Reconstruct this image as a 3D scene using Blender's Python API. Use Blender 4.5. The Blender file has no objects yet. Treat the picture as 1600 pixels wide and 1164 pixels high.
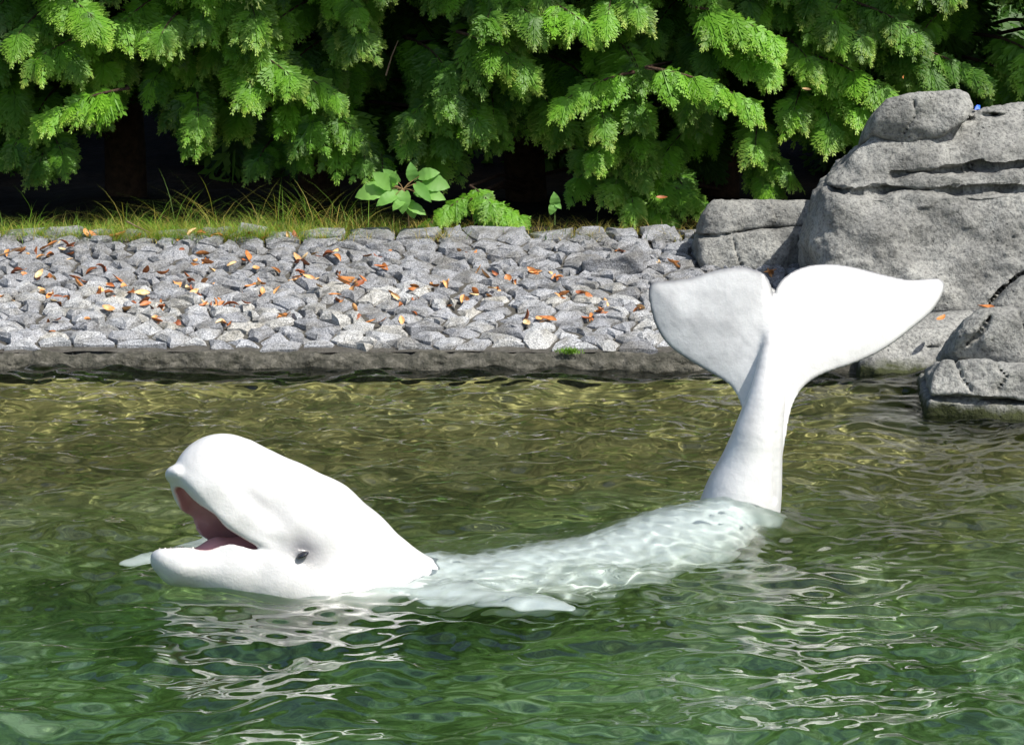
import bpy, math, random
import numpy as np
import openvdb as vdb
from mathutils import Vector, Matrix

random.seed(7)
rng = np.random.default_rng(7)
scene = bpy.context.scene
COL = scene.collection

# ------------------------------------------------------------------ camera
F = 5650.0                       # focal length in photo pixels (1600 wide)
H = 2.5
TANP = (582 + 267) / F
PITCH = math.atan(TANP)
cam_d = bpy.data.cameras.new('camera')
cam_d.sensor_width = 36.0
cam_d.lens = F * 36.0 / 1600.0
cam_d.clip_start = 0.1
cam_d.clip_end = 1000
cam = bpy.data.objects.new('camera', cam_d)
COL.objects.link(cam)
cam.location = (0, 0, H)
cam.rotation_euler = (math.radians(90) - PITCH, 0, 0)
scene.camera = cam

# ------------------------------------------------------------------ sky, sun, exposure
SUN_EL, SUN_AZ = math.radians(53), math.radians(52)     # azimuth: turned from the viewer's back to the right
sun_dir = Vector((math.cos(SUN_EL) * math.sin(SUN_AZ), -math.cos(SUN_EL) * math.cos(SUN_AZ), math.sin(SUN_EL)))
world = bpy.data.worlds.new('World')
scene.world = world
world.use_nodes = True
wn = world.node_tree
sky = wn.nodes.new('ShaderNodeTexSky')
sky.sky_type = 'NISHITA'
sky.sun_disc = False
sky.sun_elevation = SUN_EL
sky.sun_rotation = math.atan2(sun_dir.x, sun_dir.y)
sky.dust_density = 2.0
bg = wn.nodes['Background']
bg.inputs['Strength'].default_value = 0.12
wn.links.new(sky.outputs['Color'], bg.inputs['Color'])
sl = bpy.data.lights.new('sun', 'SUN')
sl.energy = 5.0
sl.angle = math.radians(0.53)
sl.color = (1.0, 0.955, 0.88)
sl.cycles.is_caustics_light = True
so = bpy.data.objects.new('sun', sl)
COL.objects.link(so)
so.rotation_euler = sun_dir.to_track_quat('Z', 'Y').to_euler()
so.location = (3, -4, 10)
scene.view_settings.view_transform = 'Standard'
scene.view_settings.look = 'None'
scene.view_settings.gamma = 1
scene.view_settings.use_curve_mapping = False
scene.view_settings.exposure = 0.5
scene.cycles.max_bounces = 10
scene.cycles.transparent_max_bounces = 12
scene.cycles.use_denoising = True
scene.cycles.sample_clamp_indirect = 6.0

# ------------------------------------------------------------------ helpers
cp, sp_ = math.cos(PITCH), math.sin(PITCH)
def ray(px, py):
    x, y = (px - 800) / F, -(py - 582) / F
    return Vector((x, cp + y * sp_, y * cp - sp_))
def P(px, py, Y):
    r = ray(px, py)
    return Vector((0, 0, H)) + r * (Y / r.y)
def W(px, py, z=0.0):
    r = ray(px, py)
    return Vector((0, 0, H)) + r * ((z - H) / r.z)

def tag(o, label=None, cat=None, group=None, kind=None):
    if label: o['label'] = label
    if cat: o['category'] = cat
    if group: o['group'] = group
    if kind: o['kind'] = kind
    return o
def empty(name, loc=(0, 0, 0), rz=0.0):
    o = bpy.data.objects.new(name, None)
    COL.objects.link(o)
    o.location = loc
    o.rotation_euler = (0, 0, rz)
    o.empty_display_size = 0.1
    return o
def link(name, me, parent=None, mat=None):
    o = bpy.data.objects.new(name, me)
    COL.objects.link(o)
    if mat: me.materials.append(mat)
    if parent:
        o.parent = parent
        o.matrix_parent_inverse = Matrix.Translation(-Vector(parent.location)) if parent.rotation_euler.z == 0 else parent.matrix_basis.inverted()
    return o
def mesh_np(name, verts, faces, smooth=True, attrs=None):
    """faces: int array (n,3|4) or list of lists"""
    me = bpy.data.meshes.new(name)
    verts = np.asarray(verts, dtype=np.float32)
    if isinstance(faces, np.ndarray):
        n, k = faces.shape
        me.vertices.add(len(verts)); me.vertices.foreach_set('co', verts.ravel())
        me.loops.add(n * k); me.loops.foreach_set('vertex_index', faces.ravel().astype(np.int32))
        me.polygons.add(n); me.polygons.foreach_set('loop_start', np.arange(0, n * k, k, dtype=np.int32))
        me.update(calc_edges=True)
    else:
        me.from_pydata([tuple(v) for v in verts], [], faces)
    me.polygons.foreach_set('use_smooth', np.full(len(me.polygons), smooth))
    for k_, a in (attrs or {}).items():
        at = me.attributes.new(k_, 'FLOAT', 'POINT')
        at.data.foreach_set('value', np.asarray(a, dtype=np.float32))
    me.update()
    return me

def hash3(i, j, k, seed):
    h = (i * 374761393 + j * 668265263 + k * 2147483647 + seed * 1274126177) & 0xFFFFFFFF
    h = ((h ^ (h >> 13)) * 1274126177) & 0xFFFFFFFF
    h = (h ^ (h >> 16)) & 0xFFFFFF
    return h / float(0xFFFFFF) * 2 - 1
def vnoise(p, seed=0):
    f = np.floor(p).astype(np.int64)
    t = p - f
    t = t * t * (3 - 2 * t)
    r = 0
    for a in (0, 1):
        wa = t[:, 0] if a else 1 - t[:, 0]
        for b in (0, 1):
            wb = t[:, 1] if b else 1 - t[:, 1]
            for c in (0, 1):
                wc = t[:, 2] if c else 1 - t[:, 2]
                r = r + wa * wb * wc * hash3(f[:, 0] + a, f[:, 1] + b, f[:, 2] + c, seed)
    return r
def fbm(p, octs=4, seed=0, gain=0.5, ridged=False):
    s, a, q = 0, 1.0, np.array(p)
    for o in range(octs):
        n = vnoise(q, seed + o * 17)
        s = s + a * ((1 - 2 * np.abs(n)) if ridged else n)
        a *= gain
        q = q * 2.03 + 11.3
    return s

def sst(a, b, x):
    t = np.clip((x - a) / (b - a), 0, 1); return t * t * (3 - 2 * t)
def smin(a, b, k):
    h = np.clip(0.5 + 0.5 * (b - a) / k, 0, 1)
    return b + (a - b) * h - k * h * (1 - h)
def smax(a, b, k):
    return -smin(-a, -b, k)
def cap(p, a, b, ra, rb, sc=(1, 1, 1)):
    a, b, s = np.array(a, float), np.array(b, float), np.array(sc, float)
    q, a_, b_ = (p) / s, a / s, b / s
    ba = b_ - a_
    t = np.clip(((q - a_) @ ba) / max(ba @ ba, 1e-9), 0, 1)
    d = np.linalg.norm(q - a_ - t[:, None] * ba, axis=1) - (ra + (rb - ra) * t)
    return d * min(s)
def chain(p, pts, rs, k=0.03, sc=(1, 1, 1)):
    d = None
    for i in range(len(pts) - 1):
        c = cap(p, pts[i], pts[i + 1], rs[i], rs[i + 1], sc)
        d = c if d is None else smin(d, c, k)
    return d
def poly2d(x, z, V):
    """signed distance to polygon V (n,2), negative inside"""
    V = np.asarray(V, float)
    d = np.full(x.shape, 1e9)
    ins = np.zeros(x.shape, bool)
    for i in range(len(V)):
        a, b = V[i - 1], V[i]
        e = b - a
        wx, wz = x - a[0], z - a[1]
        t = np.clip((wx * e[0] + wz * e[1]) / max(e @ e, 1e-12), 0, 1)
        d = np.minimum(d, (wx - e[0] * t) ** 2 + (wz - e[1] * t) ** 2)
        c = ((a[1] > z) != (b[1] > z)) & (x < (b[0] - a[0]) * (z - a[1]) / ((b[1] - a[1]) if abs(b[1] - a[1]) > 1e-12 else 1e-12) + a[0])
        ins ^= c
    d = np.sqrt(d)
    return np.where(ins, -d, d)
def catmull(pts, n=5, closed=True):
    pts = [np.array(p, float) for p in pts]
    out, m = [], len(pts)
    for i in range(m if closed else m - 1):
        g = (lambda j: pts[j % m]) if closed else (lambda j: pts[min(max(j, 0), m - 1)])
        p0, p1, p2, p3 = g(i - 1), g(i), g(i + 1), g(i + 2)
        for s in range(n):
            t = s / n
            out.append(0.5 * (2 * p1 + (p2 - p0) * t + (2 * p0 - 5 * p1 + 4 * p2 - p3) * t * t + (3 * p1 - p0 - 3 * p2 + p3) * t ** 3))
    if not closed: out.append(pts[-1])
    return out
def sdf_mesh(fn, lo, hi, vox, blk=8, margin=1.3):
    lo, hi = np.array(lo, float), np.array(hi, float)
    nb = np.ceil((hi - lo) / (vox * blk)).astype(int)
    bi = np.stack(np.meshgrid(*[np.arange(n) for n in nb], indexing='ij'), -1).reshape(-1, 3)
    cen = lo + (bi + 0.5) * blk * vox
    dc = fn(cen)
    arr = np.repeat(np.repeat(np.repeat(dc.reshape(nb), blk, 0), blk, 1), blk, 2).astype(np.float32)
    act = bi[np.abs(dc) < blk * vox * 0.87 * margin + vox * 2]
    off = np.stack(np.meshgrid(*[np.arange(blk)] * 3, indexing='ij'), -1).reshape(-1, 3)
    for s in range(0, len(act), 600):
        a = act[s:s + 600]
        idx = (a[:, None, :] * blk + off[None]).reshape(-1, 3)
        arr[idx[:, 0], idx[:, 1], idx[:, 2]] = fn(lo + (idx + 0.5) * vox)
    g = vdb.FloatGrid(float(arr.max()))
    g.copyFromArray(arr)
    pts, _, quads = g.convertToPolygons(isovalue=0.0, adaptivity=0.0)
    return lo + (pts + 0.5) * vox, quads[:, ::-1].astype(np.int32)
def vnormals(me):
    n = np.empty(len(me.vertices) * 3, np.float32)
    me.vertex_normals.foreach_get('vector', n)
    return n.reshape(-1, 3)
def vcos(me):
    n = np.empty(len(me.vertices) * 3, np.float32)
    me.vertices.foreach_get('co', n)
    return n.reshape(-1, 3)

# ------------------------------------------------------------------ materials
class NT:
    def __init__(s, name):
        s.m = bpy.data.materials.new(name); s.m.use_nodes = True
        s.t = s.m.node_tree; s.b = s.t.nodes['Principled BSDF']; s.out = s.t.nodes['Material Output']
    def n(s, typ, **kw):
        nd = s.t.nodes.new(typ)
        for k, v in kw.items():
            if k.startswith('_'): setattr(nd, k[1:], v)
            else: nd.inputs[k.replace('__', ' ')].default_value = v
        return nd
    def l(s, a, b): s.t.links.new(a, b)
    def noise(s, scale, detail=5, rough=0.55, vec=None, **kw):
        nd = s.n('ShaderNodeTexNoise', Scale=scale, Detail=detail, Roughness=rough, **kw)
        if vec is not None: s.l(vec, nd.inputs['Vector'])
        return nd
    def ramp(s, fac, stops, interp='LINEAR'):
        r = s.n('ShaderNodeValToRGB'); r.color_ramp.interpolation = interp
        e = r.color_ramp.elements
        while len(e) < len(stops): e.new(0.5)
        for i, (p, c) in enumerate(stops):
            e[i].position = p; e[i].color = tuple(c) + (1,) if len(c) == 3 else c
        s.l(fac, r.inputs['Fac']); return r
    def mix(s, fac, a, b, mode='MIX'):
        m = s.n('ShaderNodeMix', _data_type='RGBA', _blend_type=mode)
        for v, i in ((fac, 0), (a, 6), (b, 7)):
            if hasattr(v, 'links') or hasattr(v, 'is_linked'): s.l(v, m.inputs[i])
            else: m.inputs[i].default_value = v if i == 0 else tuple(v) + (1,)
        return m.outputs[2]
    def bump(s, h, strength=0.5, dist=0.01, nrm=None):
        b = s.n('ShaderNodeBump', Strength=strength, Distance=dist)
        s.l(h, b.inputs['Height'])
        if nrm is not None: s.l(nrm, b.inputs['Normal'])
        return b.outputs['Normal']
    def geo(s): return s.n('ShaderNodeNewGeometry').outputs['Position']
    def attr(s, name): return s.n('ShaderNodeAttribute', _attribute_name=name).outputs['Fac']
def simple(name, col, rough=0.6, spec=0.4):
    M = NT(name); M.b.inputs['Base Color'].default_value = tuple(col) + (1,)
    M.b.inputs['Roughness'].default_value = rough; M.b.inputs['Specular IOR Level'].default_value = spec
    return M.m

def mat_whale():
    M = NT('whale_skin')
    g = M.geo()
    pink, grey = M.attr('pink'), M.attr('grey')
    n1 = M.noise(5, 6, 0.6, g)
    base = M.ramp(n1.outputs['Fac'], [(0.3, (0.50, 0.50, 0.495)), (0.62, (0.62, 0.62, 0.612))]).outputs[0]
    c = M.mix(grey, base, (0.10, 0.10, 0.108))  # grey mixes in painted face shading as well as fluke and skin mottling
    n2 = M.noise(14, 3, 0.5, g)
    pk = M.mix(n2.outputs['Fac'], (0.36, 0.17, 0.17), (0.52, 0.32, 0.31))
    c = M.mix(pink, c, pk)
    M.l(c, M.b.inputs['Base Color'])
    M.b.inputs['Roughness'].default_value = 0.33
    M.b.inputs['Subsurface Weight'].default_value = 0.05
    M.b.inputs['Subsurface Radius'].default_value = (0.03, 0.018, 0.014)
    M.b.inputs['Subsurface Scale'].default_value = 0.6
    nb = M.noise(28, 5, 0.6, g)
    nf = M.noise(140, 2, 0.5, g)
    b1 = M.bump(nb.outputs['Fac'], 0.22, 0.012)
    M.l(M.bump(nf.outputs['Fac'], 0.12, 0.003, b1), M.b.inputs['Normal'])
    return M.m
def mat_water():
    M = NT('pool_water')
    b = M.b
    b.inputs['Base Color'].default_value = (0.83, 0.96, 0.94, 1)
    b.inputs['Transmission Weight'].default_value = 1
    b.inputs['IOR'].default_value = 1.333
    b.inputs['Roughness'].default_value = 0.0
    g = M.geo()
    mp = M.n('ShaderNodeMapping'); mp.inputs['Scale'].default_value = (1.0, 1.5, 1); M.l(g, mp.inputs[0])
    n1 = M.noise(42, 5, 0.7, mp.outputs[0])
    ml = M.n('ShaderNodeMath', _operation='MULTIPLY'); M.l(M.attr('rough'), ml.inputs[0]); ml.inputs[1].default_value = 0.30
    bp = M.n('ShaderNodeBump', Distance=0.012); M.l(ml.outputs[0], bp.inputs['Strength']); M.l(n1.outputs['Fac'], bp.inputs['Height'])
    M.l(bp.outputs['Normal'], b.inputs['Normal'])
    return M.m
def mat_rock(name, dark=(0.09, 0.09, 0.084), mid=(0.215, 0.215, 0.202), light=(0.35, 0.35, 0.325), moss=True, scale=1.0):
    M = NT(name)
    g = M.geo()
    n1 = M.noise(3.2 * scale, 8, 0.62, g)
    n2 = M.noise(60 * scale, 4, 0.7, g)
    c = M.ramp(n1.outputs['Fac'], [(0.28, dark), (0.5, mid), (0.75, light)]).outputs[0]
    sp = M.ramp(n2.outputs['Fac'], [(0.38, (0.55, 0.55, 0.55)), (0.5, (1, 1, 1)), (0.68, (1.25, 1.25, 1.22))]).outputs[0]
    c = M.mix(1.0, c, sp, 'MULTIPLY')
    # pits
    v = M.n('ShaderNodeTexVoronoi', Scale=26 * scale); M.l(g, v.inputs['Vector'])
    pit = M.ramp(v.outputs['Distance'], [(0.05, (0, 0, 0)), (0.2, (1, 1, 1))]).outputs[0]
    msk = M.ramp(M.noise(5, 3, 0.5, g).outputs['Fac'], [(0.5, (1, 1, 1)), (0.62, (0, 0, 0))]).outputs[0]
    pitm = M.mix(msk, pit, (1, 1, 1))
    c = M.mix(1.0, c, M.ramp(pitm, [(0, (0.6, 0.6, 0.6)), (1, (1, 1, 1))]).outputs[0], 'MULTIPLY')
    if moss:   # dark wet band and algae just above the waterline
        sx = M.n('ShaderNodeSeparateXYZ'); M.l(g, sx.inputs[0])
        ad = M.n('ShaderNodeMath', _operation='MULTIPLY_ADD'); M.l(M.noise(9, 4, 0.6, g).outputs['Fac'], ad.inputs[0]); ad.inputs[1].default_value = 0.14; M.l(sx.outputs['Z'], ad.inputs[2])
        wf = M.ramp(ad.outputs[0], [(0.09, (1, 1, 1)), (0.135, (0, 0, 0))]).outputs[0]
        alg = M.mix(M.noise(40, 3, 0.6, g).outputs['Fac'], (0.015, 0.016, 0.008), (0.05, 0.06, 0.015))
        c = M.mix(wf, c, alg)
    M.l(c, M.b.inputs['Base Color'])
    M.b.inputs['Roughness'].default_value = 0.85
    M.b.inputs['Specular IOR Level'].default_value = 0.3
    b1 = M.bump(M.noise(13 * scale, 8, 0.6, g).outputs['Fac'], 0.85, 0.03)
    b2 = M.bump(pitm, 0.6, 0.02, b1)
    b3 = M.bump(n2.outputs['Fac'], 0.9, 0.008, b2)
    mg = M.n('ShaderNodeTexNoise', Scale=5 * scale, Detail=6, Roughness=.65); mg.noise_type = 'RIDGED_MULTIFRACTAL'; M.l(g, mg.inputs['Vector'])
    b3 = M.bump(mg.outputs['Fac'], 0.5, 0.03, b3)
    M.l(b3, M.b.inputs['Normal'])
    return M.m
def mat_granite():
    M = NT('granite_stone')
    g = M.geo()
    oi = M.n('ShaderNodeObjectInfo')
    n2 = M.noise(150, 3, 0.75, g)
    c = M.ramp(n2.outputs['Fac'], [(0.36, (0.12, 0.125, 0.13)), (0.46, (0.30, 0.31, 0.325)), (0.58, (0.46, 0.475, 0.49)), (0.70, (0.72, 0.73, 0.74))]).outputs[0]
    tone = M.ramp(oi.outputs['Random'], [(0, (0.62, 0.62, 0.64)), (0.5, (0.95, 0.95, 0.97)), (0.85, (1.12, 1.11, 1.08)), (1, (1.2, 1.14, 1.02))]).outputs[0]
    c = M.mix(1.0, c, tone, 'MULTIPLY')
    st = M.ramp(M.noise(7, 5, 0.6, g).outputs['Fac'], [(0.36, (0.48, 0.45, 0.38)), (0.58, (1, 1, 1))]).outputs[0]
    c = M.mix(0.8, c, st, 'MULTIPLY')
    M.l(c, M.b.inputs['Base Color'])
    M.b.inputs['Roughness'].default_value = 0.7
    b1 = M.bump(M.noise(35, 6, 0.7, g).outputs['Fac'], 0.9, 0.02)
    M.l(M.bump(n2.outputs['Fac'], 0.5, 0.004, b1), M.b.inputs['Normal'])
    return M.m
def mat_mottle(name, cols, scale=6, rough=0.9, bump=0.02, bscale=None):
    M = NT(name); g = M.geo()
    n = M.noise(scale, 8, 0.65, g)
    k = len(cols)
    c = M.ramp(n.outputs['Fac'], [(0.3 + 0.42 * i / (k - 1), cols[i]) for i in range(k)]).outputs[0]
    M.l(c, M.b.inputs['Base Color']); M.b.inputs['Roughness'].default_value = rough
    M.b.inputs['Specular IOR Level'].default_value = 0.2
    M.l(M.bump(M.noise(bscale or scale * 5, 6, 0.65, g).outputs['Fac'], 0.8, bump), M.b.inputs['Normal'])
    return M.m
def mat_floor():
    M = NT('pool_floor'); g = M.geo()
    mp = M.n('ShaderNodeMapping'); mp.inputs['Scale'].default_value = (1.0, 0.55, 1); M.l(g, mp.inputs[0])
    n = M.noise(2.2, 8, 0.65, mp.outputs[0])
    near = M.ramp(n.outputs['Fac'], [(0.30, (0.045, 0.08, 0.012)), (0.43, (0.11, 0.21, 0.04)), (0.54, (0.24, 0.40, 0.12)), (0.64, (0.60, 0.74, 0.40))]).outputs[0]
    far = M.ramp(n.outputs['Fac'], [(0.30, (0.17, 0.14, 0.045)), (0.5, (0.31, 0.255, 0.095)), (0.7, (0.42, 0.36, 0.16))]).outputs[0]
    sx = M.n('ShaderNodeSeparateXYZ'); M.l(g, sx.inputs[0])
    ad = M.n('ShaderNodeMath', _operation='MULTIPLY_ADD'); M.l(M.noise(0.8, 4, 0.5, g).outputs['Fac'], ad.inputs[0]); ad.inputs[1].default_value = 1.6; M.l(sx.outputs['Y'], ad.inputs[2])
    mr = M.n('ShaderNodeMapRange'); M.l(ad.outputs[0], mr.inputs[0]); mr.inputs[1].default_value = 13.2; mr.inputs[2].default_value = 15.8
    c = M.mix(mr.outputs[0], near, far)
    dk = M.ramp(M.noise(7, 6, 0.7, mp.outputs[0]).outputs['Fac'], [(0.38, (0.35, 0.38, 0.30)), (0.6, (1.15, 1.15, 1.1))]).outputs[0]
    c = M.mix(0.85, c, dk, 'MULTIPLY')
    M.l(c, M.b.inputs['Base Color']); M.b.inputs['Roughness'].default_value = 0.9
    M.l(M.bump(M.noise(10, 6, 0.6, g).outputs['Fac'], 0.6, 0.04), M.b.inputs['Normal'])
    return M.m
def mat_leafy(name, lo, hi, tipc, trans=0.35, rough=0.5):
    M = NT(name)
    t, h = M.attr('tip'), M.attr('hue')
    c = M.mix(h, lo, hi)
    c = M.mix(t, c, tipc)
    M.l(c, M.b.inputs['Base Color'])
    M.b.inputs['Roughness'].default_value = rough
    M.b.inputs['Specular IOR Level'].default_value = 0.35
    tr = M.n('ShaderNodeBsdfTranslucent'); M.l(M.mix(1.0, c, (1.5, 1.7, 0.7), 'MULTIPLY'), tr.inputs['Color'])
    ms = M.n('ShaderNodeMixShader', Fac=trans)
    M.l(M.b.outputs[0], ms.inputs[1]); M.l(tr.outputs[0], ms.inputs[2]); M.l(ms.outputs[0], M.out.inputs['Surface'])
    return M.m
def mat_dry():
    M = NT('dry_leaf')
    oi = M.n('ShaderNodeObjectInfo'); g = M.geo()
    c = M.ramp(oi.outputs['Random'], [(0, (0.22, 0.06, 0.02)), (0.3, (0.42, 0.14, 0.035)), (0.6, (0.60, 0.26, 0.08)), (0.85, (0.70, 0.42, 0.18)), (1, (0.75, 0.58, 0.33))]).outputs[0]
    st = M.ramp(M.noise(45, 4, 0.6, g).outputs['Fac'], [(0.35, (0.6, 0.5, 0.4)), (0.6, (1, 1, 1))]).outputs[0]
    c = M.mix(1, c, st, 'MULTIPLY')
    M.l(c, M.b.inputs['Base Color']); M.b.inputs['Roughness'].default_value = 0.55
    return M.m

m_whale, m_water, m_floor = mat_whale(), mat_water(), mat_floor()
m_rock = mat_rock('grey_rock')
m_granite = mat_granite()
m_conc = mat_mottle('kerb_concrete', [(0.025, 0.027, 0.020), (0.075, 0.072, 0.058), (0.17, 0.16, 0.135)], 22, bump=0.03, bscale=45)
m_mortar = mat_mottle('bank_mortar', [(0.05, 0.045, 0.038), (0.12, 0.115, 0.10)], 16)
m_soil = mat_mottle('soil', [(0.006, 0.005, 0.003), (0.018, 0.013, 0.008), (0.035, 0.024, 0.013)], 8)
m_bark = mat_mottle('bark', [(0.03, 0.02, 0.013), (0.10, 0.06, 0.04)], 20)
m_twig = mat_mottle('twig_bark', [(0.12, 0.08, 0.05), (0.30, 0.22, 0.15)], 30)
m_dry = mat_dry()
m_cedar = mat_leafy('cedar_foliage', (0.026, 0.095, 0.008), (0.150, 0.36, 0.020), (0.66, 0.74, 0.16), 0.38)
m_grass = mat_leafy('grass_blades', (0.03, 0.08, 0.01), (0.19, 0.34, 0.04), (0.45, 0.33, 0.10), 0.35)
m_broad = mat_leafy('broad_leaf', (0.11, 0.27, 0.05), (0.24, 0.46, 0.10), (0.17, 0.36, 0.08), 0.40, 0.55)

# ------------------------------------------------------------------ pool floor
YK = W(800, 577).y                      # far edge of the water
def zfloor(x, y):
    t = np.clip((YK - y) / 5.5, 0, 1)
    return -0.28 - 1.06 * t ** 0.8
gx = np.linspace(-14, 14, 120); gy = np.linspace(2.0, YK + 0.3, 130)
X, Y = np.meshgrid(gx, gy, indexing='ij')
Pn = np.stack([X.ravel(), Y.ravel(), X.ravel() * 0], 1)
Z = zfloor(Pn[:, 0], Pn[:, 1]) + 0.05 * fbm(Pn * 1.7, 4, 3)
def gridfaces(nx, ny):
    i = np.arange(nx - 1)[:, None] * ny + np.arange(ny - 1)[None]
    i = i.ravel()
    return np.stack([i, i + ny, i + ny + 1, i + 1], 1)
floor = link('pool_floor', mesh_np('pool_floor', np.c_[Pn[:, :2], Z], gridfaces(120, 130)), None, m_floor)
tag(floor, kind='structure')
floor.cycles.is_caustics_receiver = True

# ------------------------------------------------------------------ water
def wave_z(x, y, seed=3):
    r = np.random.default_rng(seed)
    z = np.zeros_like(x)
    # slow domain warp keeps wave trains from repeating
    wx = x + 0.06 * np.sin(1.7 * y + 0.9 * x) + 0.05 * np.sin(3.1 * x - 2.3 * y + 1.3)
    wy = y + 0.06 * np.sin(1.3 * x - 1.1 * y + 2.0) + 0.04 * np.sin(4.1 * x + 1.9 * y)
    for i in range(64):
        lam = 0.075 * (1.0 / 0.075) ** (r.random() ** .95)
        th = r.normal(0, 0.9) + math.pi / 2
        amp = 0.0045 * lam ** .97 * (0.4 + 1.2 * r.random())
        k = 2 * math.pi / lam
        z += amp * np.sin(k * (math.cos(th) * wx + math.sin(th) * wy) + r.random() * 6.28)
    return z
xs = np.concatenate([np.linspace(-13, -2.9, 60)[:-1], np.arange(-2.9, 2.9, 0.0102), np.linspace(2.9, 13, 60)])
ys = np.concatenate([np.linspace(2.0, 9.6, 80)[:-1], np.arange(9.6, YK + 0.25, 0.0112)])
X, Y = np.meshgrid(xs, ys, indexing='ij')
xf, yf = X.ravel(), Y.ravel()
BL = [(W(a, b).x, W(a, b).y) for a, b in ((690, 880), (800, 874), (900, 862), (1000, 846), (1060, 836), (1125, 822))]
rd = np.full(xf.shape, 9.0)
for (x0, y0), (x1, y1) in zip(BL[:-1], BL[1:]):
    t = np.clip(((xf - x0) * (x1 - x0) + (yf - y0) * (y1 - y0)) / ((x1 - x0) ** 2 + (y1 - y0) ** 2), 0, 1)
    rd = np.minimum(rd, np.hypot(xf - x0 - (x1 - x0) * t, yf - y0 - (y1 - y0) * t))
rb = np.exp(-(rd / .27) ** 4)
mk = rb > .01
lift = sst(W(880, 860).x, W(1080, 830).x, xf)
zf = wave_z(xf, yf) * (1 - .6 * np.exp(-(rd / .2) ** 2)) + (.042 + .066 * lift) * np.exp(-(rd / (.21 - .03 * lift)) ** 2)
rr = np.random.default_rng(12)
add = np.zeros(mk.sum())
for i in range(26):
    lam = rr.uniform(.032, .085); th = rr.normal(0, .8) + 1.7; k = 6.283 / lam
    add += lam * .0125 * np.sin(k * (math.cos(th) * xf[mk] + math.sin(th) * yf[mk]) + rr.random() * 6.28 + 1.5 * np.sin(xf[mk] * 9 + i) + 1.2 * np.sin(yf[mk] * 11 + i * 2))
zf[mk] += add * rb[mk]
water = link('water', mesh_np('water', np.c_[xf, yf, zf], gridfaces(len(xs), len(ys)), True, {'rough': np.exp(-(rd / .26) ** 4)}), None, m_water)
tag(water, kind='structure')
water.cycles.is_caustics_caster = True

# ------------------------------------------------------------------ whale
PSI = math.radians(22)
fw = np.array((-math.cos(PSI), -math.sin(PSI), 0.0)); lf = np.array((math.sin(PSI), -math.cos(PSI), 0.0))
HO = np.array(W(560, 895))
def to_loc(p):
    q = p - HO
    return np.stack([q @ fw, q @ lf, q[:, 2]], 1)
def to_world(u, v, w): return HO + fw * u + lf * v + np.array((0, 0, w))
CORN = np.array((0.365, 0.0, 0.075)); TIPU = np.array((0.635, 0.0, 0.35))
dl = (TIPU - CORN) / np.linalg.norm(TIPU - CORN); NUP = np.array((dl[2], 0, -dl[0]))
ROLL = math.radians(11)
def unroll(q):
    a = ROLL * sst(.0, .40, q[:, 0]); c, s = np.cos(a), np.sin(a); w = q[:, 2] - .10
    return np.stack([q[:, 0], q[:, 1] * c + w * s, -q[:, 1] * s + w * c + .10], 1)
PAL = ([(.42, 0, .125), (.535, 0, .225), (.592, 0, .318)], [.095, .072, .034])
TRO = ([(.41, 0, .125), (.54, 0, .14), (.655, 0, .143)], [.085, .058, .026])
def head_sdf(q):
    q = unroll(q)
    up = chain(q, [(-.17, 0, -.215), (-.03, 0, -.085), (.083, 0, .03), (.19, 0, .125), (.29, 0, .203), (.38, 0, .27), (.452, 0, .325), (.472, 0, .337)], [.243, .226, .224, .226, .204, .184, .172, .164], 0.02, (1, .92, 1))
    beak = chain(q, [(.30, 0, .18), (.56, 0, .335), (.622, 0, .373)], [.12, .066, .037], 0.02, (1, 1.75, 1))
    up = smin(up, beak, 0.012)
    lip = chain(q, [(.38, 0, .16), (.47, 0, .215), (.555, 0, .292)], [.135, .118, .085], 0.02, (1, 1.22, 1))
    up = smin(up, lip, 0.03)
    jaw = chain(q, [(.0, 0, -.12), (.30, 0, .0), (.45, 0, .04), (.64, 0, .082), (.682, 0, .10)], [.24, .165, .120, .068, .046], 0.03, (1, 1.3, 1))
    throat = cap(q, (.10, 0, -.05), (.36, 0, .06), .24, .17, (1, 1.0, 1))
    d = smin(smin(up, throat, 0.05), jaw, 0.04)
    tt = np.clip(((q - CORN) @ dl) / np.linalg.norm(TIPU - CORN), 0, 1)
    f1 = -((q - CORN) @ NUP) - .12 * q[:, 1] + .034 * np.sin(math.pi * tt)
    f2 = (0.102 + .035 * sst(.40, .50, q[:, 0])) - q[:, 2] + .04 * q[:, 1]
    wedge = smax(smax(f1, f2, 0.02), .27 - q[:, 0], 0.02)
    d = smax(d, -wedge, 0.018)
    palate = chain(q, *PAL, 0.03, (1, 1.45, .8))
    trough = chain(q, *TRO, 0.03, (1, 1.35, .7))
    d = smax(d, -smin(palate, trough, 0.02), 0.010)
    av = np.abs(q[:, 1])
    qa = np.stack([q[:, 0], av, q[:, 2]], 1)
    # groove below the melon, eye hollow, cheek bulge
    gro = chain(qa, [(.50, .215, .375), (.43, .225, .315), (.36, .245, .245), (.31, .26, .18)], [.035, .048, .055, .045], 0.03)
    d = smax(d, -gro, 0.05)
    eyeh = cap(qa, (.280, .312, .105), (.25, .312, .155), .07, .08)
    d = smax(d, -eyeh, 0.06)
    crs = chain(qa, [(.165, .285, .02), (.15, .28, .12), (.11, .27, .20)], [.03, .035, .03], .02)
    d = smax(d, -crs, 0.05)
    lid = np.linalg.norm((qa - np.array((.272, .218, .094))) / np.array((1.3, 1, .75)), axis=1) - .012
    d = smin(d, lid + .003, 0.02)
    return d
YF = W(1165, 808).y
def cF(px):
    a = (px - 1205) / 425.0
    return np.where(a > 0, 0.40 * a - .10 * a * a, -0.30 * a + 0.12 * a * a)
def tlean(z): return .30 * max(0.0, float(z) - .30)
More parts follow.
